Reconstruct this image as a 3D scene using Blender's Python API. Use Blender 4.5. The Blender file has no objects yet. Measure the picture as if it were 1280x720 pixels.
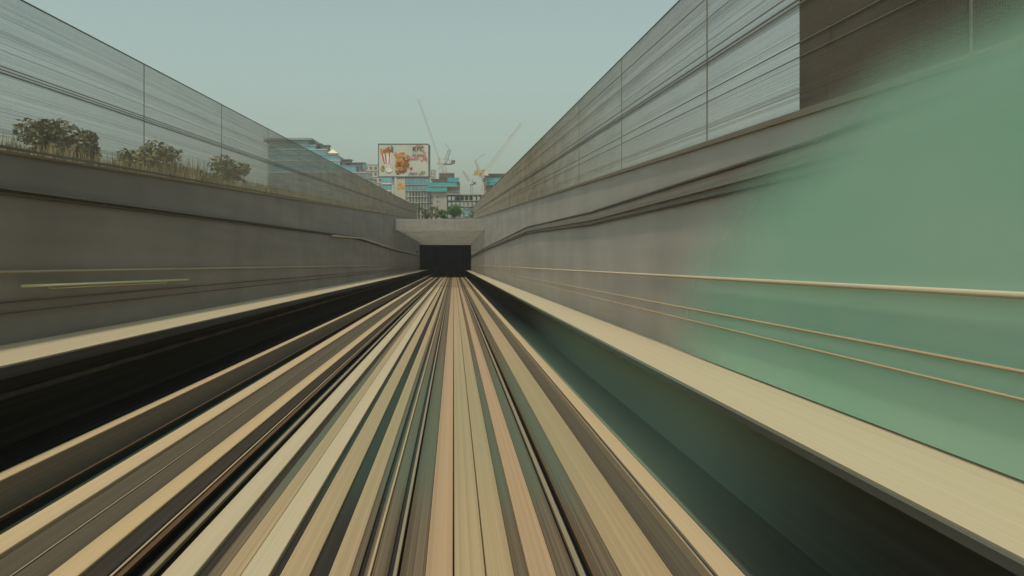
import bpy, bmesh, math, random
from mathutils import Vector
R = math.radians
random.seed(7)
S = bpy.context.scene
C = S.collection

# ------------------------------------------------------------------ camera
F = 900.0                      # focal length in photo pixels (1280 wide)
cam = bpy.data.cameras.new('camera'); co = bpy.data.objects.new('camera', cam); C.objects.link(co)
co.location = (0, 0, 0); co.rotation_euler = (R(90), 0, 0)
cam.sensor_width = 36; cam.lens = F / 1280 * 36
cam.shift_x = (640 - 567) / 1280; cam.shift_y = (282 - 360) / 1280
cam.clip_start = 0.05; cam.clip_end = 6000
S.camera = co

# ------------------------------------------------------------------ sky, sun, exposure
SUN_EL, SUN_AZ = 60, -167       # azimuth from +Y (ahead), negative = on the left; this one stands behind the viewer
w = bpy.data.worlds.new('World'); S.world = w; w.use_nodes = True
nt = w.node_tree; bg = nt.nodes['Background']
sky = nt.nodes.new('ShaderNodeTexSky'); sky.sky_type = 'NISHITA'; sky.sun_disc = False
sky.sun_elevation = R(SUN_EL); sky.sun_rotation = R(SUN_AZ)
sky.air_density = 1.3; sky.dust_density = 3.0; sky.ozone_density = 1.5; sky.altitude = 0
hs = nt.nodes.new('ShaderNodeHueSaturation'); hs.inputs['Saturation'].default_value = 0.55
tint = nt.nodes.new('ShaderNodeMixRGB'); tint.blend_type = 'MULTIPLY'; tint.inputs[0].default_value = 1
tint.inputs[2].default_value = (0.89, 1.03, 0.86, 1)
nt.links.new(sky.outputs[0], hs.inputs['Color']); nt.links.new(hs.outputs[0], tint.inputs[1])
nt.links.new(tint.outputs[0], bg.inputs['Color']); bg.inputs['Strength'].default_value = 0.135
sl = bpy.data.lights.new('sun', 'SUN'); so = bpy.data.objects.new('sun', sl); C.objects.link(so)
sl.energy = 2.6; sl.angle = R(2.5); sl.color = (1.0, 0.86, 0.66)
el, az = R(SUN_EL), R(SUN_AZ)
d = Vector((math.sin(az) * math.cos(el), math.cos(az) * math.cos(el), math.sin(el)))
so.rotation_euler = d.to_track_quat('Z', 'Y').to_euler(); so.location = (0, 0, 60)
S.view_settings.view_transform = 'Standard'; S.view_settings.look = 'None'
S.view_settings.exposure = 0.0; S.view_settings.gamma = 1; S.view_settings.use_curve_mapping = False

# ------------------------------------------------------------------ helpers
G = 48 / F                     # the ramp falls 5.3 % towards the tunnel
def at(px, py, Y):             # photo pixel at depth Y -> world X, Z
    return (px - 567) / F * Y, (282 - py) / F * Y

def new_mat(name):
    m = bpy.data.materials.new(name); m.use_nodes = True
    return m, m.node_tree, m.node_tree.nodes['Principled BSDF']

def N(nt, t, **kw):
    n = nt.nodes.new(t)
    for k, v in kw.items(): setattr(n, k, v)
    return n

def mat(name, col, var=0.25, scale=(1, 1, 1), rough=0.85, var2=None, scale2=None, metal=0, spec=0.3, detail=4, green=None, bump=0):
    """base colour varied by one or two stretched noises in world space"""
    m, nt, b = new_mat(name)
    g = N(nt, 'ShaderNodeNewGeometry')
    dt = N(nt, 'ShaderNodeVectorMath', operation='DOT_PRODUCT'); dt.inputs[1].default_value = (0, G, 1)     # height above the sloping ramp
    nt.links.new(g.outputs['Position'], dt.inputs[0])
    s0 = N(nt, 'ShaderNodeSeparateXYZ'); nt.links.new(g.outputs['Position'], s0.inputs[0])
    cb = N(nt, 'ShaderNodeCombineXYZ'); nt.links.new(s0.outputs['X'], cb.inputs['X']); nt.links.new(s0.outputs['Y'], cb.inputs['Y']); nt.links.new(dt.outputs['Value'], cb.inputs['Z'])
    def noise(sc, lo, hi):
        mp = N(nt, 'ShaderNodeMapping'); mp.inputs['Scale'].default_value = sc
        nt.links.new(cb.outputs[0], mp.inputs['Vector'])
        n = N(nt, 'ShaderNodeTexNoise'); n.inputs['Scale'].default_value = 1; n.inputs['Detail'].default_value = detail
        nt.links.new(mp.outputs[0], n.inputs['Vector'])
        mr = N(nt, 'ShaderNodeMapRange'); mr.inputs[1].default_value = 0.3; mr.inputs[2].default_value = 0.7
        mr.inputs[3].default_value = lo; mr.inputs[4].default_value = hi
        nt.links.new(n.outputs[0], mr.inputs[0]); return mr.outputs[0], n.outputs[0]
    o1, raw = noise(scale, 1 - var, 1 + var)
    val = o1
    if var2:
        o2, _ = noise(scale2, 1 - var2, 1 + var2)
        mm = N(nt, 'ShaderNodeMath', operation='MULTIPLY'); nt.links.new(o1, mm.inputs[0]); nt.links.new(o2, mm.inputs[1]); val = mm.outputs[0]
    vm = N(nt, 'ShaderNodeVectorMath', operation='SCALE'); vm.inputs[0].default_value = col
    nt.links.new(val, vm.inputs['Scale'])
    out = vm.outputs[0]
    if green:                                  # train window's green reflection painted into a stretch of the concrete
        gcol, y0, y1, y2, y3, amt = green
        sx = N(nt, 'ShaderNodeSeparateXYZ'); nt.links.new(g.outputs['Position'], sx.inputs[0])
        a = N(nt, 'ShaderNodeMapRange', interpolation_type='SMOOTHSTEP'); a.inputs[1].default_value = y0; a.inputs[2].default_value = y1
        c = N(nt, 'ShaderNodeMapRange', interpolation_type='SMOOTHSTEP'); c.inputs[1].default_value = y3; c.inputs[2].default_value = y2
        nt.links.new(sx.outputs['Y'], a.inputs[0]); nt.links.new(sx.outputs['Y'], c.inputs[0])
        p = N(nt, 'ShaderNodeMath', operation='MULTIPLY'); nt.links.new(a.outputs[0], p.inputs[0]); nt.links.new(c.outputs[0], p.inputs[1])
        q = N(nt, 'ShaderNodeMath', operation='MULTIPLY'); nt.links.new(p.outputs[0], q.inputs[0]); q.inputs[1].default_value = amt
        mx = N(nt, 'ShaderNodeMixRGB'); nt.links.new(q.outputs[0], mx.inputs[0]); nt.links.new(out, mx.inputs[1]); mx.inputs[2].default_value = (*gcol, 1)
        out = mx.outputs[0]
    nt.links.new(out, b.inputs['Base Color'])
    b.inputs['Roughness'].default_value = rough; b.inputs['Metallic'].default_value = metal
    b.inputs['Specular IOR Level'].default_value = spec
    if bump:
        bp = N(nt, 'ShaderNodeBump'); bp.inputs['Strength'].default_value = bump; bp.inputs['Distance'].default_value = 0.02
        nt.links.new(raw, bp.inputs['Height']); nt.links.new(bp.outputs[0], b.inputs['Normal'])
    return m

class MB:
    """collects shapes for ONE mesh object"""
    def __init__(s): s.v, s.f, s.mi = [], [], []
    def quad(s, pts, mi=0):
        n = len(s.v); s.v += [tuple(p) for p in pts]; s.f.append(tuple(range(n, n + len(pts)))); s.mi.append(mi)
    def hexa(s, p, mi=0):       # 8 corners: bottom 0-3 ccw, top 4-7 ccw
        n = len(s.v); s.v += [tuple(q) for q in p]
        for f in ((3, 2, 1, 0), (4, 5, 6, 7), (0, 1, 5, 4), (1, 2, 6, 5), (2, 3, 7, 6), (3, 0, 4, 7)):
            s.f.append(tuple(n + k for k in f)); s.mi.append(mi)
    def box(s, x0, x1, y0, y1, z0, z1, mi=0):
        s.hexa([(x0, y0, z0), (x1, y0, z0), (x1, y1, z0), (x0, y1, z0), (x0, y0, z1), (x1, y0, z1), (x1, y1, z1), (x0, y1, z1)], mi)
    def run(s, x0, x1, y0, y1, h0, h1, mi=0):   # box parallel to the ramp; h0 > h1 are depths below the camera (bottom, top)
        s.hexa([(x0, y0, -G*y0-h0), (x1, y0, -G*y0-h0), (x1, y1, -G*y1-h0), (x0, y1, -G*y1-h0),
                (x0, y0, -G*y0-h1), (x1, y0, -G*y0-h1), (x1, y1, -G*y1-h1), (x0, y1, -G*y1-h1)], mi)
    def bar(s, a, b, r, n=4, r2=None, mi=0, caps=True):
        a, b = Vector(a), Vector(b); ax = (b - a)
        if ax.length < 1e-6: return
        ax.normalize(); up = Vector((0, 0, 1)) if abs(ax.z) < 0.9 else Vector((1, 0, 0))
        u = ax.cross(up).normalized(); v = ax.cross(u); r2 = r if r2 is None else r2
        k = len(s.v)
        for c, rr in ((a, r), (b, r2)):
            for i in range(n):
                t = 2 * math.pi * (i + .5) / n; s.v.append(tuple(c + u * math.cos(t) * rr + v * math.sin(t) * rr))
        for i in range(n):
            j = (i + 1) % n; s.f.append((k + i, k + j, k + n + j, k + n + i)); s.mi.append(mi)
        if caps:
            s.f.append(tuple(k + n - 1 - i for i in range(n))); s.mi.append(mi)
            s.f.append(tuple(k + n + i for i in range(n))); s.mi.append(mi)
    def path(s, pts, r, n=6, mi=0):
        for a, b in zip(pts, pts[1:]): s.bar(a, b, r, n, mi=mi)
    def build(s, name, mats, parent=None, smooth=False):
        me = bpy.data.meshes.new(name); me.from_pydata(s.v, [], s.f)
        for m in (mats if isinstance(mats, (list, tuple)) else [mats]): me.materials.append(m)
        me.polygons.foreach_set('material_index', s.mi)
        if smooth: me.polygons.foreach_set('use_smooth', [True] * len(s.f))
        me.update()
        bm = bmesh.new(); bm.from_mesh(me); bmesh.ops.recalc_face_normals(bm, faces=bm.faces) if len(bm.faces) < 30000 else None
        bm.to_mesh(me); bm.free()
        o = bpy.data.objects.new(name, me); C.objects.link(o)
        if parent:
            o.parent = parent; o.location = -parent.location
        return o

def tag(o, label=None, cat=None, group=None, kind=None):
    if label: o['label'] = label
    if cat: o['category'] = cat
    if group: o['group'] = group
    if kind: o['kind'] = kind
    return o
def thing(name, loc, label, cat, group=None):
    o = bpy.data.objects.new(name, None); C.objects.link(o); o.location = loc; o.empty_display_size = 0.3
    return tag(o, label, cat, group)
def bevel(o, w=0.01, seg=1):
    m = o.modifiers.new('bevel', 'BEVEL'); m.width = w; m.segments = seg; m.limit_method = 'ANGLE'; return o

# ------------------------------------------------------------------ materials
GREEN_REFLECTION = (0.045, 0.10, 0.070)  # green of the window reflection that is painted into the concrete
ST = (45, 0.12, 45)
M = {}
M['cream'] = mat('pale_concrete', (0.45, 0.385, 0.27), 0.05, (45, 0.02, 45), var2=0.05, scale2=(9, 0.03, 9), rough=0.6)
M['orange_cream'] = mat('ochre_concrete', (0.45, 0.34, 0.20), 0.06, (45, 0.02, 45), var2=0.06, scale2=(9, 0.03, 9), rough=0.6)
M['kerb'] = mat('kerb_concrete', (0.50, 0.385, 0.245), 0.05, (45, 0.02, 45), var2=0.06, scale2=(9, 0.03, 9), rough=0.6)
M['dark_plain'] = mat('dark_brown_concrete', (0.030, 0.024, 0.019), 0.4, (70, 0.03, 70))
M['tan'] = mat('tan_concrete', (0.35, 0.262, 0.158), 0.14, (110, 0.015, 110), var2=0.13, scale2=(22, 0.03, 22), rough=0.6, green=((0.24, 0.25, 0.145), 6.0, 10, 14, 24, 0.35))  # window's green reflection tinted into a stretch of these strips
M['tan_pink'] = mat('rosy_concrete', (0.36, 0.25, 0.155), 0.14, (110, 0.015, 110), var2=0.13, scale2=(22, 0.03, 22), rough=0.6)
M['umber'] = mat('brake_dust_concrete', (0.125, 0.095, 0.064), 0.40, (90, 0.012, 90), var2=0.3, scale2=(24, 0.03, 24), green=((0.085, 0.115, 0.085), 6.5, 9, 14, 22, 0.75))  # greener along one stretch, where the window reflection is painted in
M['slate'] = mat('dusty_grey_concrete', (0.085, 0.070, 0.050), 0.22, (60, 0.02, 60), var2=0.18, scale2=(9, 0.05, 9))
M['dark'] = mat('dark_concrete', (0.022, 0.019, 0.016), 0.3, (40, 0.1, 40), green=((0.028, 0.050, 0.040), 6.5, 9, 14, 22, 0.8))  # dark strip tone, with the green window reflection mixed in
M['black'] = mat('black_concrete', (0.020, 0.019, 0.017), 0.3, (20, 0.2, 20))  # near-black tone of the base slab
M['channel_left'] = mat('channel_concrete', (0.065, 0.062, 0.056), 0.25, (12, 0.2, 12))  # dark grey tone of the left channel
M['rust'] = mat('rusty_steel', (0.10, 0.058, 0.030), 0.3, (60, 0.4, 60), rough=0.7)
M['steel'] = mat('worn_rail_steel', (0.30, 0.245, 0.17), 0.1, (60, 0.3, 60), rough=0.55, metal=0.3)
M['trough'] = mat('reflection_tinted_channel_concrete', (0.07, 0.075, 0.06), 0.2, (16, 0.12, 16), green=((0.38, 0.52, 0.40), 4.5, 10, 16, 34, 0.85))  # the green is the window reflection, painted onto the channel side
M['trough_floor'] = mat('channel_floor_concrete', (0.06, 0.062, 0.052), 0.2, (16, 0.12, 16), green=((0.26, 0.34, 0.26), 4.5, 10, 17, 40, 0.8))  # same window reflection painted onto the channel floor
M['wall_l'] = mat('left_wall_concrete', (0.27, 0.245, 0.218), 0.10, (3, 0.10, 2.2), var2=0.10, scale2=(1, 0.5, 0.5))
M['wall_r'] = mat('right_wall_concrete', (0.43, 0.40, 0.365), 0.09, (3, 0.10, 2.2), var2=0.10, scale2=(1, 0.5, 0.5))  # paler copy of the left wall: its sunlit side put into the colour
M['portal'] = mat('portal_concrete', (0.235, 0.226, 0.202), 0.12, (0.6, 1, 2.0), var2=0.1, scale2=(3, 3, 0.4))
M['coping'] = mat('coping_concrete', (0.23, 0.195, 0.145), 0.12, (12, 0.2, 12))
M['tunnel'] = mat('tunnel_lining', (0.02, 0.02, 0.018), 0.2, (1, 1, 1))  # near black: the tunnel's darkness is put into the lining colour
M['conduit'] = mat('cream_conduit', (0.42, 0.37, 0.27), 0.08, (4, 0.5, 4), rough=0.6)
M['copper'] = mat('tan_cable_sheath', (0.36, 0.28, 0.18), 0.08, (4, 0.5, 4), rough=0.6)
M['cable'] = mat('black_cable_sheath', (0.085, 0.078, 0.07), 0.1, (4, 0.5, 4), rough=0.6)
M['fence'] = mat('brown_grey_fence_wire', (0.25, 0.225, 0.18), 0.2, (2, 0.6, 2), rough=0.7)
M['fence_rail'] = mat('brown_grey_fence_rail', (0.22, 0.20, 0.165), 0.15, (4, 0.6, 4), rough=0.7)
M['ground'] = mat('sandy_ground', (0.26, 0.21, 0.13), 0.25, (0.3, 0.3, 0.3), var2=0.2, scale2=(4, 4, 4))
M['verge'] = mat('verge_soil', (0.22, 0.195, 0.11), 0.3, (2, 0.25, 2))
M['grass'] = mat('dry_grass', (0.29, 0.25, 0.13), 0.4, (1, 0.6, 1), rough=0.9)

# ------------------------------------------------------------------ ground and trench
XL, XR = -6.2, 3.2             # inner faces of the retaining walls
YB, YP, YT, YE = -24, 75, 132, 230   # back of the scene, first cross beam, tunnel mouth, tunnel end
m = MB(); gz = 0.90
xl, xr = XL - 0.5, XR + 0.5; W_ = 3000
m.quad([(-W_, -400, gz), (xl, -400, gz), (xl, YT, gz), (-W_, YT, gz)])
m.quad([(xr, -400, gz), (W_, -400, gz), (W_, YT, gz), (xr, YT, gz)])
m.quad([(-W_, YT, gz), (W_, YT, gz), (W_, 4000, gz), (-W_, 4000, gz)])
m.quad([(xl, -400, gz), (xr, -400, gz), (xr, YB, gz), (xl, YB, gz)])
tag(m.build('ground', M['ground']), kind='structure')

m = MB(); m.run(XL, XR, YB, YE, 3.1, 2.66)
bed = m.build('track_bed', M['black']); tag(bed, kind='structure')

# retaining walls (top level, base follows the ramp); the skin under the walkway is an added dark lining for the shade there
def ret_wall(x0, x1, mt, label):
    m = MB()
    m.hexa([(x0, YB, -G*YB-3.1), (x1, YB, -G*YB-3.1), (x1, YT, -G*YT-3.1), (x0, YT, -G*YT-3.1),
            (x0, YB, 1.0), (x1, YB, 1.0), (x1, YT, 1.0), (x0, YT, 1.0)])
    o = m.build('retaining_wall', mt); tag(o, label, 'wall', 'concrete retaining walls of the ramp')
    return o
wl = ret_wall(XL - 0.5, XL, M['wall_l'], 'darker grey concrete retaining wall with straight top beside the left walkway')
wr = ret_wall(XR, XR + 0.5, M['wall_r'], 'lighter grey concrete retaining wall beside the right walkway, green reflection sheet on it')
for wall, a, b in ((wl, XL - 0.52, XL + 0.03), (wr, XR - 0.03, XR + 0.52)):
    m = MB(); m.box(a, b, YB, YT, 1.0, 1.035); m.build('coping', M['coping'], wall)
# rising end wall behind
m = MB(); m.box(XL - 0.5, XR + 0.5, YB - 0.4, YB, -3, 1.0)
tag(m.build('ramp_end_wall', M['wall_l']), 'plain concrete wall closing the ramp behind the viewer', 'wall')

# walkways: slab on brackets along both walls
def walkway(xa, xb, htop, mt):
    m = MB(); m.run(min(xa, xb), max(xa, xb), YB, YE, htop + 0.06, htop)
    o = m.build('walkway', mt); tag(o, kind='structure'); return o
hR, hL = 1.205, 1.115
wkr = walkway(2.335, XR - 0.002, hR, M['cream'])
wkl = walkway(XL + 0.002, -4.94, hL, M['cream'])
m = MB(); m.run(2.30, 2.333, YB, YE, hR + 0.065, hR + 0.012); m.build('edge_beam', mat('walkway_edge', (0.09, 0.09, 0.075), 0.15, (10, 0.1, 10), green=((0.11, 0.16, 0.125), 5, 9, 16, 34, 0.8)), wkr)  # edge takes the painted green of the window reflection too
m = MB(); m.run(-4.938, -4.90, YB, YE, hL + 0.14, hL + 0.012); m.build('edge_beam', M['channel_left'], wkl)
# added dark lining of both side channels: shade below the walkways painted in
m = MB(); m.run(XR - 0.04, XR - 0.003, YB, YT, 2.62, hR + 0.062); m.build('added_shade_lining', M['trough'], wkr)
m = MB(); m.run(XL + 0.003, XL + 0.04, YB, YT, 2.62, hL + 0.062); m.build('added_shade_lining', mat('grey_shade_lining', (0.09, 0.087, 0.078), 0.3, (12, 0.05, 12)), wkl)

# ------------------------------------------------------------------ trackbed: concrete strips laid side by side
def X(px, h): return (px - 567) / 390 * h
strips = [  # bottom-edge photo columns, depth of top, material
    (-395, -300, 2.50, 'channel_left'), (-44, 12, 2.53, 'slate'), (16, 58, 2.53, 'slate'),
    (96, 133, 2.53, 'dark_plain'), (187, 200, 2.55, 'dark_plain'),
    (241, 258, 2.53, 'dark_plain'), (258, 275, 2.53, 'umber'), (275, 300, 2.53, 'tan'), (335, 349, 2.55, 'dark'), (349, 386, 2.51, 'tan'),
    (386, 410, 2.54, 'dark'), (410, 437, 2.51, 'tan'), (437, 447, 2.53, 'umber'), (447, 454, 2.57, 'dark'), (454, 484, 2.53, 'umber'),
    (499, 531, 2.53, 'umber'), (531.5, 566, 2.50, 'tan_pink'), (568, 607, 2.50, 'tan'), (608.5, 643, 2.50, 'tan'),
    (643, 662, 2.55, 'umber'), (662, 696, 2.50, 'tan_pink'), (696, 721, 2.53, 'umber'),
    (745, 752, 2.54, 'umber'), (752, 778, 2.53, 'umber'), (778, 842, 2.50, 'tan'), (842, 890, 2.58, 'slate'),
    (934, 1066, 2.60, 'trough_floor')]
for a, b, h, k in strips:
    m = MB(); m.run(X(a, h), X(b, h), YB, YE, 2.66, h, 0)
    bevel(m.build('concrete_strip', M[k], bed), 0.006)
kerbs = [
    (-283, -252, 2.20, 'kerb', 'narrow pale concrete kerb next to the dark channel under the left walkway'),
    (-87, -44, 2.48, 'kerb', 'broad pale concrete kerb on the left track, second from the left channel'),
    (58, 96, 2.49, 'orange_cream', 'ochre concrete kerb in the middle of the left track'),
    (200, 241, 2.48, 'cream', 'pale concrete kerb just right of the rusty left track rail'),
    (300, 335, 2.49, 'cream', 'greyish cream ridge between the two tracks, nearest to the near track'),
    (891, 933, 2.47, 'kerb', 'cream kerb along the dark green channel right of the near track')]
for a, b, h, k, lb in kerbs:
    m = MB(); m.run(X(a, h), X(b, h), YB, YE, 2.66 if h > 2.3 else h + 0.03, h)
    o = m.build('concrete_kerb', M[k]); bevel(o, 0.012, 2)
    if h < 2.3:                                  # tall kerb: its shaded side painted browner than the pale cap
        m = MB(); m.run(X(a, h) + .01, X(b, h) - .006, YB, YE, 2.66, h + 0.031); m.build('kerb_side', mat('shaded_kerb_side', (0.27, 0.225, 0.17), 0.15, (40, 0.02, 40), var2=0.1, scale2=(6, 0.04, 6)), o)
    tag(o, lb, 'kerb', 'concrete kerbs running beside the rails')

# rails: foot, web, head in one profile
def rail(x, htop, label, w=0.036, hh=0.14, pale=True):
    t = thing('rail', (x, 0, -htop - hh), label, 'rail', 'steel rails of the two tracks')
    m = MB()
    m.run(x - w, x + w, YB, YE, htop + 0.035, htop)
    m.build('rail_head', M['steel'] if pale else M['rust'], t)
    m = MB(); m.run(x - 0.012, x + 0.012, YB, YE, htop + hh - 0.015, htop + 0.035)
    m.run(x - 0.075, x + 0.075, YB, YE, htop + hh, htop + hh - 0.015)
    m.build('rail_foot', M['dark'], t)
    return t
rail(X(493, 2.44), 2.44, 'left steel rail of the near track, thin pale line between dark grooves', w=0.014)
rail(X(729, 2.44), 2.44, 'right steel rail of the near track beside the tan strips', w=0.022)
rail(X(182, 2.46), 2.46, 'pale steel guard rail in the dark groove of the left track', w=0.026)
rail(X(148, 2.46), 2.46, 'rust brown rail of the left track beside the ochre kerb', w=0.028, pale=False)
rail(X(-131, 2.50), 2.50, 'thin rust red rail at the foot of the far left dark strip', w=0.016, pale=False)
for px, h, lb, k in ((139, 2.475, 'thin tan cable lying along the rusty rail of the left track', 'copper'),
                     (14, 2.535, 'thin grey cable on the dusty strip of the left track', 'steel'),
                     (743, 2.50, 'thin brown cable along the right rail of the near track', 'rust'),
                     (461, 2.505, 'thin pale cable on the dark stripes left of the near rail', 'copper'),
                     (896, 2.45, 'dark cable tucked against the right cream kerb', 'cable')):
    m = MB(); x = X(px, h)
    m.bar((x, YB, -G*YB-h), (x, YE, -G*YE-h), 0.012 if k != 'steel' else 0.008, 8)
    tag(m.build('ground_cable', M[k], smooth=True), lb, 'cable', 'cables lying along the trackbed')

# ------------------------------------------------------------------ pipes, cables and ledges on the walls
def wall_run(name, pts, x, r, mt, label, cat, group, flat=None, brk=None):
    t = thing(name, (x, pts[0][0], pts[0][1]), label, cat, group)
    m = MB()
    for (y0, z0), (y1, z1) in zip(pts, pts[1:]):
        if flat:
            a, b = (x, XR - 0.002) if x > 0 else (XL + 0.002, x)
            m.hexa([(a, y0, z0-flat), (b, y0, z0-flat), (b, y1, z1-flat), (a, y1, z1-flat), (a, y0, z0), (b, y0, z0), (b, y1, z1), (a, y1, z1)])
        else: m.bar((x, y0, z0), (x, y1, z1), r, 8)
    m.build('ledge_body' if flat else 'pipe_body' if cat == 'pipe' else 'cable_body', mt, t, smooth=not flat)
    return t
def par(h, y0=YB, y1=YT): return [(y0, -G*y0-h), (y1, -G*y1-h)]
xr_, xl_ = XR - 0.13, XL + 0.05
wall_run('wall_pipe', par(0.171), xr_, 0.022, M['conduit'], 'thick cream pipe on the right wall, highest of its straight runs', 'pipe', 'straight runs on the right wall')
wall_run('wall_cable', par(0.585), XR - 0.115, 0.011, M['copper'], 'upper of two thin tan cables on the right wall', 'cable', 'straight runs on the right wall')
wall_run('wall_cable', par(0.737), XR - 0.11, 0.009, M['copper'], 'lower of two thin tan cables on the right wall', 'cable', 'straight runs on the right wall')
wall_run('wall_pipe', par(0.108), xl_, 0.018, M['conduit'], 'thin cream pipe running straight along the left wall', 'pipe', 'straight runs on the left wall')
wall_run('wall_cable', par(0.53), XL + 0.03, 0.012, mat('brown_sheath', (0.15, 0.10, 0.07)), 'upper brown cable low on the left wall', 'cable', 'straight runs on the left wall')
wall_run('wall_cable', par(0.68), XL + 0.03, 0.010, mat('dim_brown_sheath', (0.13, 0.095, 0.07)), 'lower brown cable on the left wall just above the walkway', 'cable', 'straight runs on the left wall')
wall_run('wall_cable', par(1.80), XL + 0.08, 0.05, mat('grey_sheath', (0.22, 0.21, 0.19)), 'dark thick cable in the channel below the left walkway', 'cable', None)
rl = [(3.3, .80), (6.1, .62), (16.3, .18), (31, -.20), (75, -2.5), (YT, -5.75)]
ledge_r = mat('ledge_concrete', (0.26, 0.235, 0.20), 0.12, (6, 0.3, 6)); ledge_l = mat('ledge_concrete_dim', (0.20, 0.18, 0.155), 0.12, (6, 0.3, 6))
def sh(p, dz): return [(a, b + dz) for a, b in p]
wall_run('wall_ledge', rl, XR - 0.055, 0, ledge_r, 'pale concrete ledge falling along the right wall under a dark cable', 'ledge', 'ledges on the walls', flat=0.05)
wall_run('wall_cable', sh(rl, 0.13), XR - 0.04, 0.028, M['cable'], 'black cable just above the falling ledge on the right wall', 'cable', None)
wall_run('wall_cable', sh(rl, -0.14), XR - 0.03, 0.02, M['cable'], 'black cable just below the falling ledge on the right wall', 'cable', None)
ll = [(YB, 2.0), (5.0, .76), (9.4, .56), (22, .13), (44, -.64), (75, -2.55), (YT, -5.5)]
wall_run('wall_ledge', ll[1:], XL + 0.08, 0, ledge_l, 'grey concrete ledge falling along the left wall', 'ledge', 'ledges on the walls', flat=0.045)
wall_run('wall_cable', sh(ll[1:], -0.10), XL + 0.03, 0.022, M['cable'], 'black cable just below the falling ledge on the left wall', 'cable', None)
wall_run('wall_pipe', [(36, -.50), (48, -.86), (75, -2.45), (128, -5.3)], XL + 0.12, 0.045, M['conduit'], 'short cream pipe low beside the ledge on the left wall near the tunnel', 'pipe', None)
# blurred lamp's yellow-green streak, built as painted bars on the left wall
t = thing('lamp_streak', (XL, 13.4, -1.1), 'short yellow green streak of a blurred lamp on the left wall, built as bars', 'lamp_streak')
ym = mat('lamp_streak_yellow', (0.58, 0.57, 0.33), 0.1, (5, 0.5, 5), rough=0.5)
m = MB(); m.bar((XL + 0.08, 10.2, -G*10.2-.315), (XL + 0.08, 16.6, -G*16.6-.36), 0.022, 8); m.build('streak_bar', ym, t, smooth=True)
m = MB(); m.bar((XL + 0.06, 10.9, -G*10.9-.37), (XL + 0.06, 15.4, -G*15.4-.40), 0.010, 8); m.build('lower_streak_bar', ym, t, smooth=True)
for y in (11, 13.4, 15.8):
    m = MB(); m.bar((XL, y, -G*y-.37), (XL + 0.08, y, -G*y-.335), 0.012, 6); m.build('streak_cross_bar', ym, t)

# ------------------------------------------------------------------ green window reflection, built as a soft sheet by the right wall
def green_mat():
    m, nt, b = new_mat('green_reflection_sheet')
    g = N(nt, 'ShaderNodeNewGeometry'); sx = N(nt, 'ShaderNodeSeparateXYZ'); nt.links.new(g.outputs['Position'], sx.inputs[0])
    # soft fading edge of the reflection: distance from a slanting curve in the wall's own plane
    yn = N(nt, 'ShaderNodeMath', operation='MULTIPLY_ADD'); nt.links.new(sx.outputs['Z'], yn.inputs[0]); yn.inputs[1].default_value = 2.0; nt.links.new(sx.outputs['Y'], yn.inputs[2])
    z2 = N(nt, 'ShaderNodeMath', operation='MULTIPLY'); nt.links.new(sx.outputs['Z'], z2.inputs[0]); nt.links.new(sx.outputs['Z'], z2.inputs[1])
    s2 = N(nt, 'ShaderNodeMath', operation='MULTIPLY_ADD'); nt.links.new(z2.outputs[0], s2.inputs[0]); s2.inputs[1].default_value = 0.75; nt.links.new(yn.outputs[0], s2.inputs[2])
    n = N(nt, 'ShaderNodeTexNoise'); n.inputs['Scale'].default_value = 0.8; n.inputs['Detail'].default_value = 3; nt.links.new(g.outputs['Position'], n.inputs['Vector'])
    s3 = N(nt, 'ShaderNodeMath', operation='MULTIPLY_ADD'); nt.links.new(n.outputs[0], s3.inputs[0]); s3.inputs[1].default_value = 1.0; nt.links.new(s2.outputs[0], s3.inputs[2])
    r = N(nt, 'ShaderNodeMapRange', interpolation_type='SMOOTHSTEP'); nt.links.new(s3.outputs[0], r.inputs[0])
    r.inputs[1].default_value = 10.2; r.inputs[2].default_value = 6.9; r.inputs[3].default_value = 0.0; r.inputs[4].default_value = 0.80
    tf = N(nt, 'ShaderNodeMapRange', interpolation_type='SMOOTHSTEP'); tf.inputs[1].default_value = 0.95; tf.inputs[2].default_value = 1.55; tf.inputs[3].default_value = 1.0; tf.inputs[4].default_value = 0.0
    nt.links.new(sx.outputs['Z'], tf.inputs[0])
    al = N(nt, 'ShaderNodeMath', operation='MULTIPLY'); nt.links.new(r.outputs[0], al.inputs[0]); nt.links.new(tf.outputs[0], al.inputs[1])
    nt.links.new(al.outputs[0], b.inputs['Alpha'])
    mp = N(nt, 'ShaderNodeMapping'); mp.inputs['Scale'].default_value = (1, 0.3, 0.7); nt.links.new(g.outputs['Position'], mp.inputs[0])
    n2 = N(nt, 'ShaderNodeTexNoise'); n2.inputs['Scale'].default_value = 1.3; n2.inputs['Detail'].default_value = 2; nt.links.new(mp.outputs[0], n2.inputs['Vector'])
    cr = N(nt, 'ShaderNodeValToRGB'); nt.links.new(n2.outputs[0], cr.inputs[0])
    cr.color_ramp.elements[0].position = 0.35; cr.color_ramp.elements[0].color = (0.40, 0.70, 0.53, 1)
    cr.color_ramp.elements[1].position = 0.65; cr.color_ramp.elements[1].color = (0.46, 0.72, 0.57, 1)
    nt.links.new(cr.outputs[0], b.inputs['Base Color']); b.inputs['Roughness'].default_value = 0.9; b.inputs['Specular IOR Level'].default_value = 0.1
    return m
M['green'] = green_mat()
m = MB(); ny = 60; ys = [-3 + i * 0.28 for i in range(ny)]; zs = 14
def gx(y, k): return XR - 0.085 - 0.0006 * math.sin(y * 2.1 + k * .7)
def gz_(y, k): 
    zb = -G*y - hR + 0.02; return zb + (1.55 - zb) * k / zs
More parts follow.
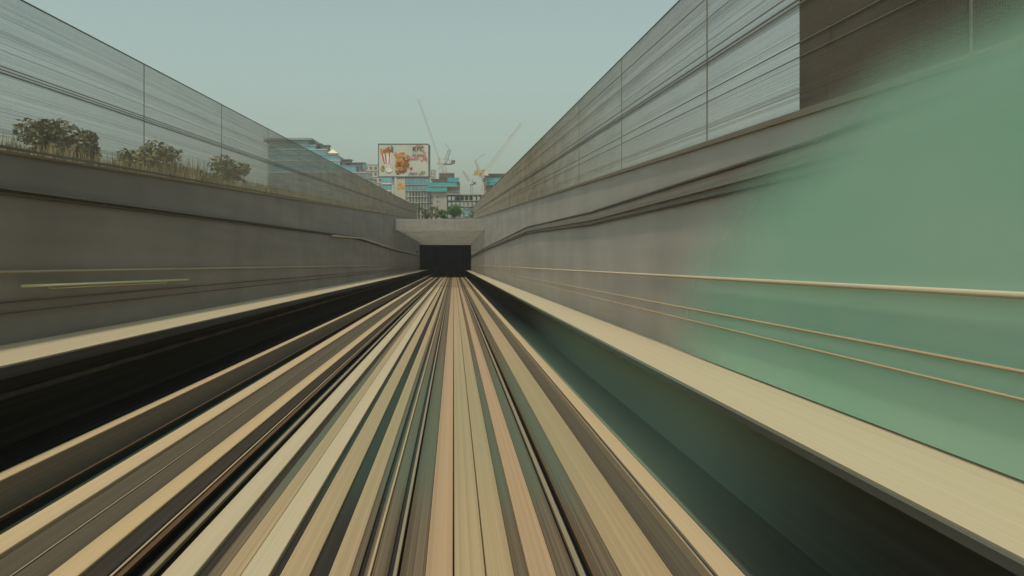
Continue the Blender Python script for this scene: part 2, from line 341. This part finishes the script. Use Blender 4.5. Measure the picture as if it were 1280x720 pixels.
for i in range(ny - 1):
    for k in range(zs):
        m.quad([(gx(ys[i], k), ys[i], gz_(ys[i], k)), (gx(ys[i+1], k), ys[i+1], gz_(ys[i+1], k)),
                (gx(ys[i+1], k+1), ys[i+1], gz_(ys[i+1], k+1)), (gx(ys[i], k+1), ys[i], gz_(ys[i], k+1))])
o = m.build('green_reflection_sheet', M['green'], smooth=True)
tag(o, 'green window reflection built as a hazy sheet with soft curved edge before the right wall', 'netting')  # stand-in for the window reflection, no real netting

# ------------------------------------------------------------------ tunnel mouth
t = thing('tunnel_portal', ((XL + XR) / 2, YP, -6.5), 'grey concrete tunnel portal with banded soffit over the black opening', 'portal')
m = MB(); m.box(XL + .002, XR - .002, YP, YP + 0.8, -0.5, 0.70); m.build('lintel', M['portal'], t)
y = YP + 4.2; i = 0
while y < YT - 2:
    zb = -0.5 - (y - YP) * 0.0535
    m = MB(); m.box(XL + .002, XR - .002, y, y + 0.6, zb, zb + 0.75); bevel(m.build('cross_beam', M['portal'], t), 0.03)
    y += 4.2
m = MB(); m.box(XL - 0.5, XR + 0.5, YT, YT + 0.8, -3.55, 0.89); m.build('bulkhead', M['portal'], t)
m = MB(); m.box(XL - 0.5, XR + 0.5, YT + 0.8, YE, -3.2, -2.6); m.build('tunnel_roof', M['tunnel'], t)
m = MB(); m.box(XL - 0.5, XL, YT + .001, YE, -16, -2.6); m.box(XR, XR + 0.5, YT + .001, YE, -16, -2.6); m.build('tunnel_side', M['tunnel'], t)
m = MB(); m.box(XL - 0.5, XR + 0.5, YE, YE + .5, -16.5, -2.6); m.build('tunnel_end', M['tunnel'], t)
for lx, lb in ((XL + 0.12, 'small grey junction box on the left wall in front of the tunnel mouth'), (XR - 0.12, 'small grey junction box on the right wall in front of the tunnel mouth')):
    yy = 118; zz = -4.6
    b_ = thing('junction_box', (lx, yy, zz), lb, 'junction box', 'junction boxes by the tunnel mouth')
    m = MB(); s_ = 0.12; m.box(lx - s_, lx + s_, yy - .2, yy + .2, zz, zz + .6); bevel(m.build('box_body', M['conduit'], b_), .02)
    m = MB(); m.box(lx - s_ * .8, lx + s_ * .8, yy - .215, yy - .2, zz + .05, zz + .55); m.build('box_door', M['coping'], b_)

# ------------------------------------------------------------------ fences on top of the walls
def bay_meshes(L, H, rails):
    m = MB()
    n = int(L / 0.0125)
    for i in range(n):
        y = (i + .5) * L / n; m.bar((0, y, 0.05), (0, y, H), 0.0008, 3, caps=False)
    rr = random.Random(3); z = 0.05
    while z < H - 0.02:
        m.bar((0.005, 0, z), (0.005, L, z), rr.choice((.0016, .002, .0024, .0030)) * (.8 + .5 * abs(math.sin(z * 4.1) * math.sin(z * 11.3 + 1))), 3, caps=False); z += rr.uniform(.009, .015)
    panel = m
    r = MB()
    for z, hw in [(f * H, w_) for f, w_ in rails]:
        r.box(-min(hw, .01), min(hw, .01), 0, L, z - hw, z + hw)
    p = MB(); p.box(-.006, .006, -.01, .01, 0, H); p.box(-.07, .07, -.07, .07, 0, .015)
    return panel, r, p
def fence(x, H, y0, n, L, label, rails):
    t = thing('mesh_fence', (x, y0, 1.035), label, 'fence', 'wire fences on the retaining walls')
    a, b, c = bay_meshes(L, H, rails)
    proto = []
    for i in range(n):
        loc = Vector((0, i * L, 0))
        if i == 0:
            proto = [a.build('mesh_panel', M['fence']), b.build('fence_rail', M['fence_rail']), c.build('fence_post', M['fence_rail'])]
            os_ = proto
        else:
            os_ = []
            for q in proto:
                d_ = q.copy(); C.objects.link(d_); os_.append(d_)
        for q in os_: q.parent = t; q.location = loc
    q = proto[2].copy(); C.objects.link(q); q.parent = t; q.location = (0, n * L, 0)
    return t
fence(XL - 0.25, 2.33, -15, 28, 5.0, 'tall see-through brown wire fence on top of the left wall', ((.04, .02), (.49, .006), (.51, .006), (.53, .005), (1, .010)))
fence(XR + 0.25, 2.40, -15.2, 28, 5.0, 'tall see-through brown wire fence on top of the right wall', ((.04, .02), (.27, .004), (.33, .005), (.49, .008), (.51, .006), (.55, .005), (.74, .004), (.86, .004), (1, .010)))

# dry grass strips behind the fences
def grass(x0, x1, y0, y1, n, hh):
    m = MB()
    for i in range(n):
        y = y0 + (y1 - y0) * random.random() ** 1.9; x = random.uniform(x0, x1); a = random.uniform(0, 6.28)
        h = hh * random.uniform(.35, 1.15) * (1.0 + .5 * math.sin(y * .9) * math.sin(y * .23)); w_ = .03
        dx, dy = math.cos(a) * w_, math.sin(a) * w_; lx, ly = random.uniform(-.12, .12), random.uniform(-.12, .12)
        m.quad([(x - dx, y - dy, 0.88), (x + dx, y + dy, 0.88), (x + lx, y + ly, .9 + h)])
    return m.build('dry_grass', M['grass'])
tag(grass(XL - 2.4, XL - .55, -4, 128, 30000, .62), kind='stuff', label='olive dry grass growing behind the left wall fence', cat='grass')
tag(grass(XR + .55, XR + 2.4, -2, 128, 20000, .2), kind='stuff', label='olive dry grass growing behind the right wall fence', cat='grass')
for nm, a, b in (('verge', XL - 3.2, XL - .5), ('verge', XR + .5, XR + 3.2)):
    m = MB(); m.hexa([(a, YB, .9), (b, YB, .9), (b, YT, .9), (a, YT, .9), (a, YB, .905), (b, YB, .93), (b, YT, .93), (a, YT, .905)])
    tag(m.build(nm, M['verge']), kind='structure')

# ------------------------------------------------------------------ shrubs and trees
def leaf_mat(name, col):
    return mat(name, col, 0.45, (1.2, 1.2, 1.2), rough=0.8, var2=0.3, scale2=(6, 6, 6))
LM = [leaf_mat('dark_olive_leaf', (0.15, 0.155, 0.10)), leaf_mat('olive_leaf', (0.20, 0.20, 0.11)), leaf_mat('fresh_leaf', (0.09, 0.17, 0.045)), leaf_mat('palm_leaf', (0.055, 0.085, 0.035))]
BARK = mat('bark', (0.12, 0.09, 0.06), 0.3, (6, 6, 2))
def shrub(name, x, y, rad, h, mt, label, cat, group, n=2600, leaf=0.10, trunk=0.3):
    t = thing(name, (x, y, .9), label, cat, group)
    m = MB(); limbs = []
    m.bar((x, y, .88), (x + .05, y, .9 + h * trunk), .045 * h, 7, .032 * h)
    clumps = []
    for i in range(9):
        a = i * 2.4 + random.random(); rr = rad * random.uniform(.25, .72); z = .9 + h * random.uniform(trunk + .12, .86)
        c = Vector((x + math.cos(a) * rr, y + math.sin(a) * rr, z)); clumps.append((c, rad * random.uniform(.28, .46)))
        m.bar((x + .05, y, .9 + h * trunk * .9), c, .022 * h, 5, .006 * h)
    clumps.append((Vector((x, y, .9 + h * .82)), rad * .42))
    m.build('trunk', BARK, t)
    m = MB()
    for i in range(n):
        c, r = random.choice(clumps)
        v = Vector((random.gauss(0, 1), random.gauss(0, 1), random.gauss(0, 1))).normalized() * r * random.random() ** .4
        p = c + Vector((v.x, v.y, v.z * .8)); s = leaf * random.uniform(.6, 1.3)
        a = Vector((random.gauss(0, 1), random.gauss(0, 1), random.gauss(0, .6))).normalized() * s
        b = a.cross(Vector((random.gauss(0, 1), random.gauss(0, 1), random.gauss(0, 1)))).normalized() * s * .5
        m.quad([p - a, p + b, p + a, p - b])
    m.build('crown', mt, t)
g_ = 'bushes behind the left fence'
shrub('bush', -12, 22, 1.35, 2.35, LM[0], 'dark bush behind the left fence, leftmost and darkest of three', 'bush', g_)
shrub('bush', -12, 29, 1.7, 2.4, LM[1], 'wide olive bush behind the left fence, middle of three', 'bush', g_)
shrub('bush', -12, 37, 1.6, 2.75, LM[1], 'olive bush behind the left fence nearest to the stepped building', 'bush', g_)
shrub('bush', -12, 47, 1.1, 1.5, LM[1], 'low faint olive bush in front of the stepped building', 'bush', g_)
def tree_at(px, ytop, Y, rad, mt, label, n=1600, leaf=.2):
    x, z = at(px, ytop, Y); shrub('tree', x, Y, rad, z - .9, mt, label, 'tree', 'trees beyond the tunnel roof', n, leaf, .2)
tree_at(567, 256, 165, 2.4, LM[2], 'bright green round tree above the middle of the tunnel portal', 2600)
tree_at(554, 262, 168, 1.5, LM[2], 'small green tree left of the bright round tree', 900)
tree_at(545, 258, 175, 1.5, LM[0], 'dark slim tree in front of the concrete core tower', 700, .16)
tree_at(533, 262, 170, 1.6, LM[0], 'low dark tree between palm and core tower', 900)
tree_at(592, 261, 176, 1.7, LM[1], 'low olive tree right of the bright round tree', 900)
tree_at(604, 259, 176, 1.6, LM[0], 'low dark tree beside the right fence above the portal', 900)
def palm(px, ytop, Y, rr, label):
    x, z = at(px, ytop, Y); z0 = .9; hz = z - rr * .35
    t = thing('palm_tree', (x, Y, z0), label, 'palm tree', 'palms beyond the tunnel roof')
    m = MB(); m.bar((x, Y, z0 - .03), (x + .1, Y, hz), .24, 8, .17); m.build('trunk', BARK, t)
    m = MB()
    for i in range(22):
        a = i * 2.399; up = random.uniform(.1, 1.0); p0 = Vector((x + .1, Y, hz)); dirv = Vector((math.cos(a), math.sin(a), 0))
        prev = p0
        for k in range(1, 6):
            q = k / 5; p = p0 + dirv * rr * q + Vector((0, 0, rr * (up * q - 1.15 * q * q)))
            side = dirv.cross(Vector((0, 0, 1))) * rr * .16 * math.sin(math.pi * min(q + .12, 1))
            for sgn in (-1, 1):
                m.quad([prev, p, p + side * sgn - Vector((0, 0, rr * .10))])
                mid = (prev + p) / 2; m.quad([prev, mid, mid + side * sgn * 1.1 - Vector((0, 0, rr * .14))])
            prev = p
    m.build('crown', LM[3], t)
palm(514, 252, 172, 2.0, 'palm tree just right of the billboard column')
palm(523, 257, 166, 1.6, 'shorter palm tree second from the billboard column')
palm(599, 254, 180, 2.0, 'palm tree at the foot of the red and white crane mast')
palm(540, 257, 185, 1.5, 'small palm tree in front of the concrete core tower')

# ------------------------------------------------------------------ dark building behind the right fence
t = thing('dark_building', (9, 2, .9), 'dark brown building block behind the right fence at the top right', 'building')
db = mat('dark_brown_cladding', (0.040, 0.032, 0.026), 0.2, (1, .5, 1)); db2 = mat('darker_pilaster', (0.028, 0.022, 0.018), 0.2, (3, 3, .5)); db3 = mat('dull_window_glass', (0.05, 0.05, 0.05), .1, (1, 1, 1), rough=.3)
m = MB(); m.box(6.05, 16, -14, 12.2, .88, 13); m.build('wall', db, t)
m = MB(); m.box(5.98, 6.7, 11.5, 12.45, .88, 13.1); m.build('corner_pillar', db2, t)
for z in (3.2, 5.2, 7.2, 9.2, 11.2):
    m = MB(); m.box(5.99, 6.05, -14, 11.49, z, z + .12); m.build('cladding_rail', db2, t)
for y in (-9, -4, 1, 6):
    m = MB(); m.box(6.0, 6.049, y, y + 3, 5.5, 6.9); m.build('window', db3, t)
m = MB(); m.box(5.7, 16.3, -14.3, 12.7, 13.1, 13.5); m.build('roof', db2, t)

# ------------------------------------------------------------------ distant buildings
white = mat('white_render', (0.48, 0.46, 0.42), .06, (.2, .2, .2)); glass = mat('blue_glass', (0.08, 0.28, 0.36), .25, (.12, .12, .35), rough=.25, spec=.6)
glass2 = mat('pale_grey_glass', (0.11, 0.15, 0.165), .25, (.15, .15, .3), rough=.25, spec=.6); conc = mat('raw_concrete', (0.27, 0.26, 0.23), .12, (.3, .3, .3))
tealnet = mat('turquoise_safety_netting', (0.045, 0.26, 0.29), .15, (.3, .3, .8)); form = mat('brown_formwork', (0.085, 0.065, 0.055), .3, (.8, .8, .8))
dkv = mat('unfinished_interior', (0.10, 0.10, 0.095), .3, (.4, .4, .4)); beige = mat('beige_facade', (0.40, 0.36, 0.29), .06, (.2, .2, .2)); greym = mat('grey_mullion', (0.22, 0.24, 0.24))
dwin = mat('dark_window', (0.06, 0.09, 0.10), .2, (.3, .3, .3), rough=.3); rdp = mat('red_paint', (0.40, 0.07, 0.05)); ylw = mat('yellow_paint', (0.36, 0.27, 0.10)); cranew = mat('pale_crane_paint', (0.42, 0.36, 0.32)); craned = mat('grey_crane_steel', (0.13, 0.12, 0.11))

# A: stepped glass building
Y = 380; t = thing('stepped_building', (at(395, 0, Y)[0], Y, .9), 'long terraced office building with blue glass floors stepping down to the right', 'building')
steps = [(385, 173, 181), (394, 181, 186.5), (408, 186.5, 193), (420, 193, 200), (425, 200, 207), (445, 207, 215), (458, 215, 222.5), (464, 222.5, 230), (464, 230, 238), (464, 238, 246), (464, 246, 254), (464, 254, 262), (464, 262, 270)]
for i, (pr, ya, yb) in enumerate(steps):
    x0, za = at(331, ya, Y); x1, zb = at(pr, yb, Y); zb = max(zb, .89)
    xc = x0 + 9; D = 26
    # rounded left end: front face drawn back there
    def ring(e):
        pts = [(x0 - e + 9 * (1 - math.cos(a)), Y - e + 9 * (1 - math.sin(a))) for a in [k * math.pi / 2 / 5 for k in range(6)]]
        return pts + [(x1 + e, Y - e), (x1 + e, Y + D), (x0 - e, Y + D)]
    def prism(pts, z0, z1):
        m = MB(); n = len(pts)
        m.quad([(a, b, z1) for a, b in pts]); m.quad([(a, b, z0) for a, b in reversed(pts)])
        for k in range(n):
            (a, b), (c, d_) = pts[k], pts[(k + 1) % n]; m.quad([(a, b, z0), (c, d_, z0), (c, d_, z1), (a, b, z1)])
        return m
    prism(ring(0), zb, za - .001).build('glass_band', glass if i < 6 else glass2, t)
    prism(ring(.3 if i else 2.2), za - .1 - (.25 if i else .9), za + .05).build('floor_slab', greym if i in (0, 3, 5, 7, 8, 9, 10, 11, 12) else white, t)
    mm = MB(); x = x0 + 9
    while x < x1: mm.box(x, x + .22, Y - .12, Y - .002, zb, za - .66); x += 4.4 if i == 0 else 2.4
    mm.build('mullions', greym, t)
for px, y0_, wd, ht in ((392, 179, 6, 2.4), (431, 199, 5, 2), (441, 203, 8, 2.5), (402, 181, 6, 2.6)):
    x, z = at(px, y0_, Y); m = MB(); m.box(x - wd / 2, x + wd / 2, Y + 4, Y + 9, z - 5, z); m.box(x - wd / 2 - .6, x + wd / 2 + .6, Y + 3.4, Y + 9.6, z, z + .3); m.build('rooftop_room', dkv, t)
x, z = at(413.5, 191, Y); m = MB(); n0 = len(m.v)
for k in range(4):
    c = [(-3.4, -3.4), (3.4, -3.4), (3.4, 3.4), (-3.4, 3.4)]; a, b = c[k], c[(k + 1) % 4]
    m.quad([(x + a[0], Y + 6 + a[1], z), (x + b[0], Y + 6 + b[1], z), (x, Y + 6, z + 2.4)])
m.build('roof_canopy', mat('cream_canopy', (.75, .65, .45)), t)

# generic slab-and-window block
def block(name, px0, px1, ytop, Y, D, floor, label, wallm, winm, cols, wfrac=.6, hfrac=.55, lit=0):
    x0, z1 = at(px0, ytop, Y); x1, _ = at(px1, ytop, Y)
    t = thing(name, ((x0 + x1) / 2, Y, .9), label, 'building')
    m = MB(); m.box(x0, x1, Y, Y + D, .88, z1); m.build('wall', wallm, t)
    m = MB(); m.box(x0 - .3, x1 + .3, Y - .3, Y + D, z1, z1 + .5); m.build('roof', wallm, t)
    z = z1 - floor; cw = (x1 - x0) / cols
    while z > 3:
        for c in range(cols):
            a = x0 + cw * (c + .5 - wfrac / 2)
            m = MB(); m.box(a, a + cw * wfrac, Y - .08, Y - .003, z + floor * .2, z + floor * (.2 + hfrac))
            m.build('window', winm, t)
        m = MB(); m.box(x0, x1, Y - .5, Y - .002, z - .12, z + .12); m.build('balcony', white, t)
        z -= floor
    return t
block('apartment_building', 455, 484, 206, 470, 20, 3.9, 'beige apartment block with bright balconies left of the billboard', beige, dwin, 5, .5, .45)
block('narrow_tower', 452, 456, 204, 420, 8, 3.6, 'narrow grey blue tower behind the end of the stepped building', glass2, glass, 1, .6, .5)
block('glass_building', 477, 489.5, 221, 330, 15, 3.3, 'blue glass building with white floor slabs under the billboard', white, glass, 3, .9, .7)
block('grey_building', 507, 536, 222, 345, 15, 3.2, 'grey glass building with white balconies right of the billboard column', glass2, glass, 6, .7, .55)
block('beige_tower', 535, 544, 213, 480, 12, 3.9, 'pale beige block peeking out behind the right edge of the billboard', beige, dwin, 3, .5, .45)
block('low_glass_building', 581, 592, 262, 290, 8, 2.5, 'tiny blue hoarding at the foot of the concrete frame', glass2, glass, 2, .9, .7)

# D: concrete frame
def frame_building(px0, px1, ytop, Y, D, label, pitch=7.2, cols=9, step=None, name='concrete_frame_building'):
    x0, z1 = at(px0, ytop, Y); x1, _ = at(px1, ytop, Y); fl = pitch / F * Y
    t = thing(name, ((x0 + x1) / 2, Y, .9), label, 'building', 'buildings under construction')
    z = z1; k = 0
    while z > 1.2:
        m = MB(); m.box(x0, x1, Y, Y + D, z - .32, z); m.build('floor_slab', conc, t)
        zz = max(z - fl, .88)
        for c in range(cols + 1):
            x = x0 + (x1 - x0) * c / cols
            for yy in (Y + .3, Y + D - .9):
                m = MB(); m.box(x - .26, x + .26, yy, yy + .55, zz, z - .32); m.build('column', conc, t)
        if k % 2 == 0:
            a = x0 + (x1 - x0) * random.uniform(.1, .5); m = MB(); m.box(a, a + (x1 - x0) * .3, Y + D * .55, Y + D * .6, zz, z - .32); m.build('partition', dkv, t)
        z -= fl; k += 1
    return t
frame_building(507, 541, 238, 300, 14, 'open concrete frame under construction left of the core tower', 7.4, 9)
frame_building(559, 640, 243, 305, 16, 'long open concrete frame under construction right of the core tower', 7.4, 15)
m = MB(); Y = 298; x0, z1 = at(541, 240, Y); x1, _ = at(558.5, 240, Y)
t = thing('core_tower', ((x0 + x1) / 2, Y, .9), 'solid concrete core tower with turquoise netting and brown formwork on top', 'building', 'buildings under construction')
m.box(x0, x1, Y, Y + 7, .88, z1); m.build('core_wall', conc, t)
for yy in (246, 252, 258.5, 265, 271):
    x, z = at(547, yy, Y); m = MB(); m.box(x - .35, x + .35, Y - .05, Y - .002, z - .4, z + .4); m.build('opening', dwin, t)
def tier(pa, pb, ya, yb, mt, nm, Y0, D, par_):
    a, za = at(pa, ya, Y0); b, zb = at(pb, yb, Y0); m = MB(); m.box(a, b, Y0, Y0 + D, zb, za); return m.build(nm, mt, par_)
tier(533, 559, 233, 239.5, tealnet, 'safety_net', Y - 1.5, 9, t); tier(534, 571, 228, 232.2, tealnet, 'safety_net', Y - 1.2, 9, t); tier(559.2, 574, 222, 227.5, tealnet, 'safety_net', Y - 1, 9, t)
tier(540, 569, 223.5, 227.6, form, 'formwork', Y - .6, 9, t); tier(549, 568, 216.5, 223, form, 'formwork', Y - .3, 8, t); tier(536, 573, 232.4, 232.9, white, 'deck', Y - 1.8, 10, t)
tier(540, 575, 239.7, 240.3, conc, 'deck', Y - 1, 9, t); tier(559, 575, 228, 241, conc, 'upper_floor', Y + 1, 7, t)
mm = MB()
for k in range(14):
    px = 549 + k * 1.4; a, za = at(px, 216.8 - 1.6 * random.random(), Y); _, zb = at(px, 217, Y); mm.bar((a, Y, zb - .5), (a, Y, za + .3), .06, 4)
mm.build('rebar', craned, t)
Y = 300; a, _ = at(606, 0, Y)
t = thing('netted_building', (a + 5, Y - 4, .9), 'rising concrete building with turquoise netting and brown top beside the right fence', 'building', 'buildings under construction')
tier(606, 636, 232, 285, conc, 'core_wall', Y - 4, 3.9, t); tier(604.5, 637, 222, 226, tealnet, 'safety_net', Y - 6, 8, t); tier(606, 634, 226.8, 231.5, tealnet, 'safety_net', Y - 6, 8, t)
tier(607, 636, 217, 221.5, form, 'formwork', Y - 5.5, 7, t); tier(605.5, 637, 226.1, 226.7, white, 'deck', Y - 6.2, 8.5, t); tier(625, 634, 222.5, 224.5, rdp, 'red_banner', Y - 6.1, .08, t)
for px in (609, 614, 620, 627, 633): tier(px, px + .7, 231.6, 250, dkv, 'pillar', Y - 4.3, .28, t)

# ------------------------------------------------------------------ cranes
def lattice(m, a, b, w, n, r, mi=0, mi2=None):
    a, b = Vector(a), Vector(b); ax = (b - a).normalized(); u = ax.cross(Vector((0, 1, 0))).normalized() * w; v = Vector((0, w, 0)) if abs(ax.y) < .9 else Vector((w, 0, 0))
    cs = [u + v, u - v, -u - v, -u + v]
    for i in range(n):
        p, q = a.lerp(b, i / n), a.lerp(b, (i + 1) / n); k = mi if (mi2 is None or i % 2) else mi2
        for c in cs: m.bar(p + c, q + c, r, 4, mi=k, caps=False)
        for j in range(4):
            m.bar(p + cs[j], q + cs[(j + 1) % 4], r * .7, 4, mi=k, caps=False)
def crane(px, ybase, ypiv, Y, jib, label, counter=(6, 0), mastm=None, jibm=None, cab=None, fly=None, w=.7, thin=.09):
    mastm = mastm or cranew; jibm = jibm or cranew; cab = cab or white
    x, zp = at(px, ypiv, Y); _, zb = at(px, ybase, Y)
    t = thing('tower_crane', (x, Y, zb), label, 'crane', 'tower cranes over the building site')
    m = MB(); lattice(m, (x, Y, zb), (x, Y, zp), w, max(2, int((zp - zb) / 1.8)), thin, 0, 1); m.build('mast', [mastm, rdp if mastm is cranew else mastm], t)
    cx, cz = at(px + counter[0], ypiv, Y)
    m = MB(); m.box(min(x, cx) - .5, max(x, cx) + .5, Y - .9, Y + .9, zp, zp + .45); m.box(min(cx, cx), cx + 1.6, Y - .7, Y + .7, zp + .45, zp + 1.9); m.build('counter_deck', jibm, t)
    m = MB(); s = -1 if counter[0] > 0 else 1; m.box(x + s * .9 - .8, x + s * .9 + .8, Y - 2, Y - .4, zp + .4, zp + 2.2); m.build('cab', cab, t)
    jx, jz = at(jib[0], jib[1], Y); m = MB(); n = max(5, int(math.hypot(jx - x, jz - zp) / 1.6)); lattice(m, (x, Y, zp + .4), (jx, Y, jz), w * .7, n, thin, 0, 1); m.build('jib', [jibm, jibm], t)
    ax, az_ = at(px + counter[0] * .55, ypiv - 7, Y); m = MB(); m.bar((cx, Y, zp + .5), (ax, Y, az_), .12, 4); m.bar((x, Y, zp + .5), (ax, Y, az_), .12, 4); m.bar((ax, Y, az_), (jx, Y, jz), .05, 4); m.build('tie_frame', craned, t)
    if fly:
        fx, fz = at(fly[0], fly[1], Y); m = MB(); m.bar((jx, Y, jz), (fx, Y, fz), .09, 4); m.build('pendant', craned, t)
crane(556, 217, 206, 300, (562, 187), 'grey luffing crane standing on the core tower with raised jib', (8, 0), jibm=craned, fly=(556.5, 179), w=.8)
crane(550.5, 225, 205, 304, (523, 124), 'crane with very long faint jib leaning up to the left', (-3, 0), w=.55, thin=.06)
crane(605, 262, 221, 292, (652, 154), 'red and white crane with long pale jib reaching up to the right', (-2, 0), w=.8)
crane(601, 222, 219, 296, (594, 201), 'crane with yellow cab and short dark jib pointing up left', (-8, 0), jibm=ylw, cab=ylw, fly=(606, 192), w=.5)
crane(589.5, 252, 231.5, 420, (578.5, 214), 'small distant grey crane between the two netted buildings', (2, 0), mastm=craned, jibm=craned, w=.7)

# ------------------------------------------------------------------ billboard
Y = 150; bx0, bz1 = at(473, 180, Y); bx1, bz0 = at(536, 221, Y)
t = thing('billboard', (at(500, 0, Y)[0], Y, .9), 'large grey billboard on a column showing a fried chicken bucket and red writing', 'billboard')
poster = mat('poster_paper', (0.40, 0.41, 0.38), .07, (.3, .3, .3)); framem = mat('billboard_frame_paint', (0.10, 0.11, 0.11))
m = MB(); m.box(bx0 + .1, bx1 - .1, Y - .15, Y + .5, bz0 + .1, bz1 - .1); m.build('panel', poster, t)
m = MB(); m.box(bx0, bx1, Y - .22, Y + .6, bz1 - .1, bz1 + .06); m.box(bx0, bx1, Y - .22, Y + .6, bz0 - .1, bz0 + .1); m.box(bx0 - .05, bx0 + .1, Y - .22, Y + .6, bz0, bz1); m.box(bx1 - .1, bx1 + .3, Y - .22, Y + .6, bz0, bz1 - .2); m.build('frame', framem, t)
cx0, _ = at(495.5, 0, Y); cx1, _ = at(506.5, 0, Y)
m = MB(); m.box(cx0, cx1, Y, Y + 1.6, .88, bz0 - .1); m.build('column', mat('column_render', (0.36, 0.34, 0.28), .08, (.5, .5, .5)), t)
m = MB(); a, zz = at(497, 229, Y); b, zw = at(505.5, 236, Y); m.box(a, b, Y - .06, Y - .003, zw, zz); m.build('small_poster', mat('orange_poster', (0.42, 0.27, 0.08), .5, (2, 2, 2)), t)
m = MB(); a, _ = at(491, 0, Y); m.bar((a, Y + .8, .88), (a, Y + .8, bz0 - .1), .22, 10); m.build('side_pole', white, t)
def bp(u, v):  # billboard coordinates 0-1 from top left
    return bx0 + (bx1 - bx0) * u, bz1 - (bz1 - bz0) * v
pm = {'brown': mat('chicken_brown', (0.22, 0.095, 0.04), .4, (3, 3, 3)), 'orange': mat('chicken_orange', (0.42, 0.20, 0.05), .35, (3, 3, 3)), 'dk': mat('chicken_shadow', (0.09, 0.045, 0.03), .3, (3, 3, 3)),
      'red': mat('print_red', (0.42, 0.06, 0.06)), 'white': mat('print_white', (0.55, 0.53, 0.48)), 'blk': mat('print_black', (0.05, 0.06, 0.05)), 'green': mat('print_green', (0.25, 0.30, 0.10)), 'slate': mat('print_slate', (0.09, 0.12, 0.14))}
lay = [Y - .155]
def blob(u, v, ru, rv, mt, nm, n=11, jag=.25):
    lay[0] -= .0012; x, z = bp(u, v); m = MB(); W = bx1 - bx0; H = bz1 - bz0
    pts = [(x + math.cos(k * 6.283 / n) * ru * W * random.uniform(1 - jag, 1 + jag), lay[0], z + math.sin(k * 6.283 / n) * rv * H * random.uniform(1 - jag, 1 + jag)) for k in range(n)]
    m.quad(pts); return m
def poly(pts, mt, nm):
    lay[0] -= .0012; m = MB(); m.quad([(bp(u, v)[0], lay[0], bp(u, v)[1]) for u, v in pts]); m.build(nm, mt, t)
poly([(.26, .03), (.30, .12), (.30, .28), (.24, .25), (.245, .12)], pm['slate'], 'printed_bottle')
poly([(.05, .25), (.26, .25), (.22, .70), (.11, .62)], pm['white'], 'printed_bucket')
poly([(.05, .25), (.085, .25), (.14, .62), (.11, .60)], pm['red'], 'printed_stripe'); poly([(.12, .25), (.15, .25), (.17, .60), (.15, .60)], pm['slate'], 'printed_stripe'); poly([(.21, .25), (.24, .25), (.22, .62), (.20, .62)], pm['red'], 'printed_stripe')
chick = {'brown': MB(), 'orange': MB(), 'dk': MB()}
def addb(k, m_): 
    q = chick[k]; n = len(q.v); q.v += m_.v; q.f += [tuple(n + i for i in f) for f in m_.f]; q.mi += m_.mi
for i in range(16): addb(random.choice(['brown', 'orange', 'brown']), blob(random.uniform(.05, .26), random.uniform(.13, .27), .025, .05, None, '', 7, .4))
for i in range(70):
    u, v = random.gauss(.44, .075), random.uniform(.28, .90)
    u += (v - .6) * .05
    addb('orange' if v < .55 and random.random() < .55 else random.choice(['brown', 'brown', 'dk', 'orange']), blob(u, v, .035, .045, None, '', 8, .4))
for i in range(10): addb('brown', blob(random.uniform(.52, .60), random.uniform(.48, .70), .022, .04, None, '', 7, .4))
for k, q in chick.items(): q.build('printed_food', pm[k], t)
b1 = blob(.08, .75, .035, .09, None, '', 10, .15); b1.build('printed_side_dish', pm['green'], t)
b1 = blob(.20, .80, .07, .08, None, '', 10, .2); b1.build('printed_side_dish', pm['white'], t)
b1 = blob(.10, .72, .025, .06, None, '', 10, .2); b1.build('printed_side_dish', pm['brown'], t)
def text(s, u, v, size, mt, nm, align='CENTER', wdt=1.0):
    x, z = bp(u, v); cu = bpy.data.curves.new(nm, 'FONT'); cu.body = s; cu.size = size; cu.align_x = align; cu.align_y = 'CENTER'; cu.extrude = .012; cu.offset = .012
    tmp = bpy.data.objects.new(nm, cu); C.objects.link(tmp); bpy.context.view_layer.update()
    me = bpy.data.meshes.new_from_object(tmp.evaluated_get(bpy.context.evaluated_depsgraph_get())); bpy.data.objects.remove(tmp)
    me.materials.clear(); me.materials.append(mt); o = bpy.data.objects.new(nm, me); C.objects.link(o); o.parent = t
    o.location = Vector((x, Y - .30, z)) - t.location; o.rotation_euler = (R(90), 0, 0); o.scale = (wdt, 1, 1)
text('\uFEF2\uFEDB\uFE8E\uFE98\uFEE8\uFEDB', .79, .055, .78, pm['red'], 'red_heading')
text('KFC', .79, .165, 1.15, pm['blk'], 'dark_lettering', wdt=1.15)
text('\uFEAA\uFBFE\uFEAA\uFEA0\uFEDF\uFE8D', .80, .31, 1.15, pm['red'], 'red_lettering')
text('\uFEEE\uFEE0\uFEA8\uFEE4\uFEDF\uFE8D \uFEDE\uFB90\uFB58', .765, .43, 1.05, pm['red'], 'red_lettering')
text('\uFEAE\uFED3\uFEEE\uFE98\uFEE3 \uFEE5\uFEF5\uFE8D', .76, .885, .85, pm['blk'], 'dark_footer')

# ------------------------------------------------------------------ haze
m = MB(); m.box(-700, 700, -40, 900, -20, 140)
hz = bpy.data.materials.new('haze_air'); hz.use_nodes = True; n_ = hz.node_tree; n_.nodes.clear()
out = n_.nodes.new('ShaderNodeOutputMaterial'); pv = n_.nodes.new('ShaderNodeVolumePrincipled')
pv.inputs['Density'].default_value = 0.0007; pv.inputs['Color'].default_value = (0.955, 0.985, 0.985, 1); pv.inputs['Anisotropy'].default_value = 0.3
n_.links.new(pv.outputs[0], out.inputs['Volume'])
tag(m.build('haze', hz), kind='stuff', label='thin pale dust haze filling the air', cat='haze')
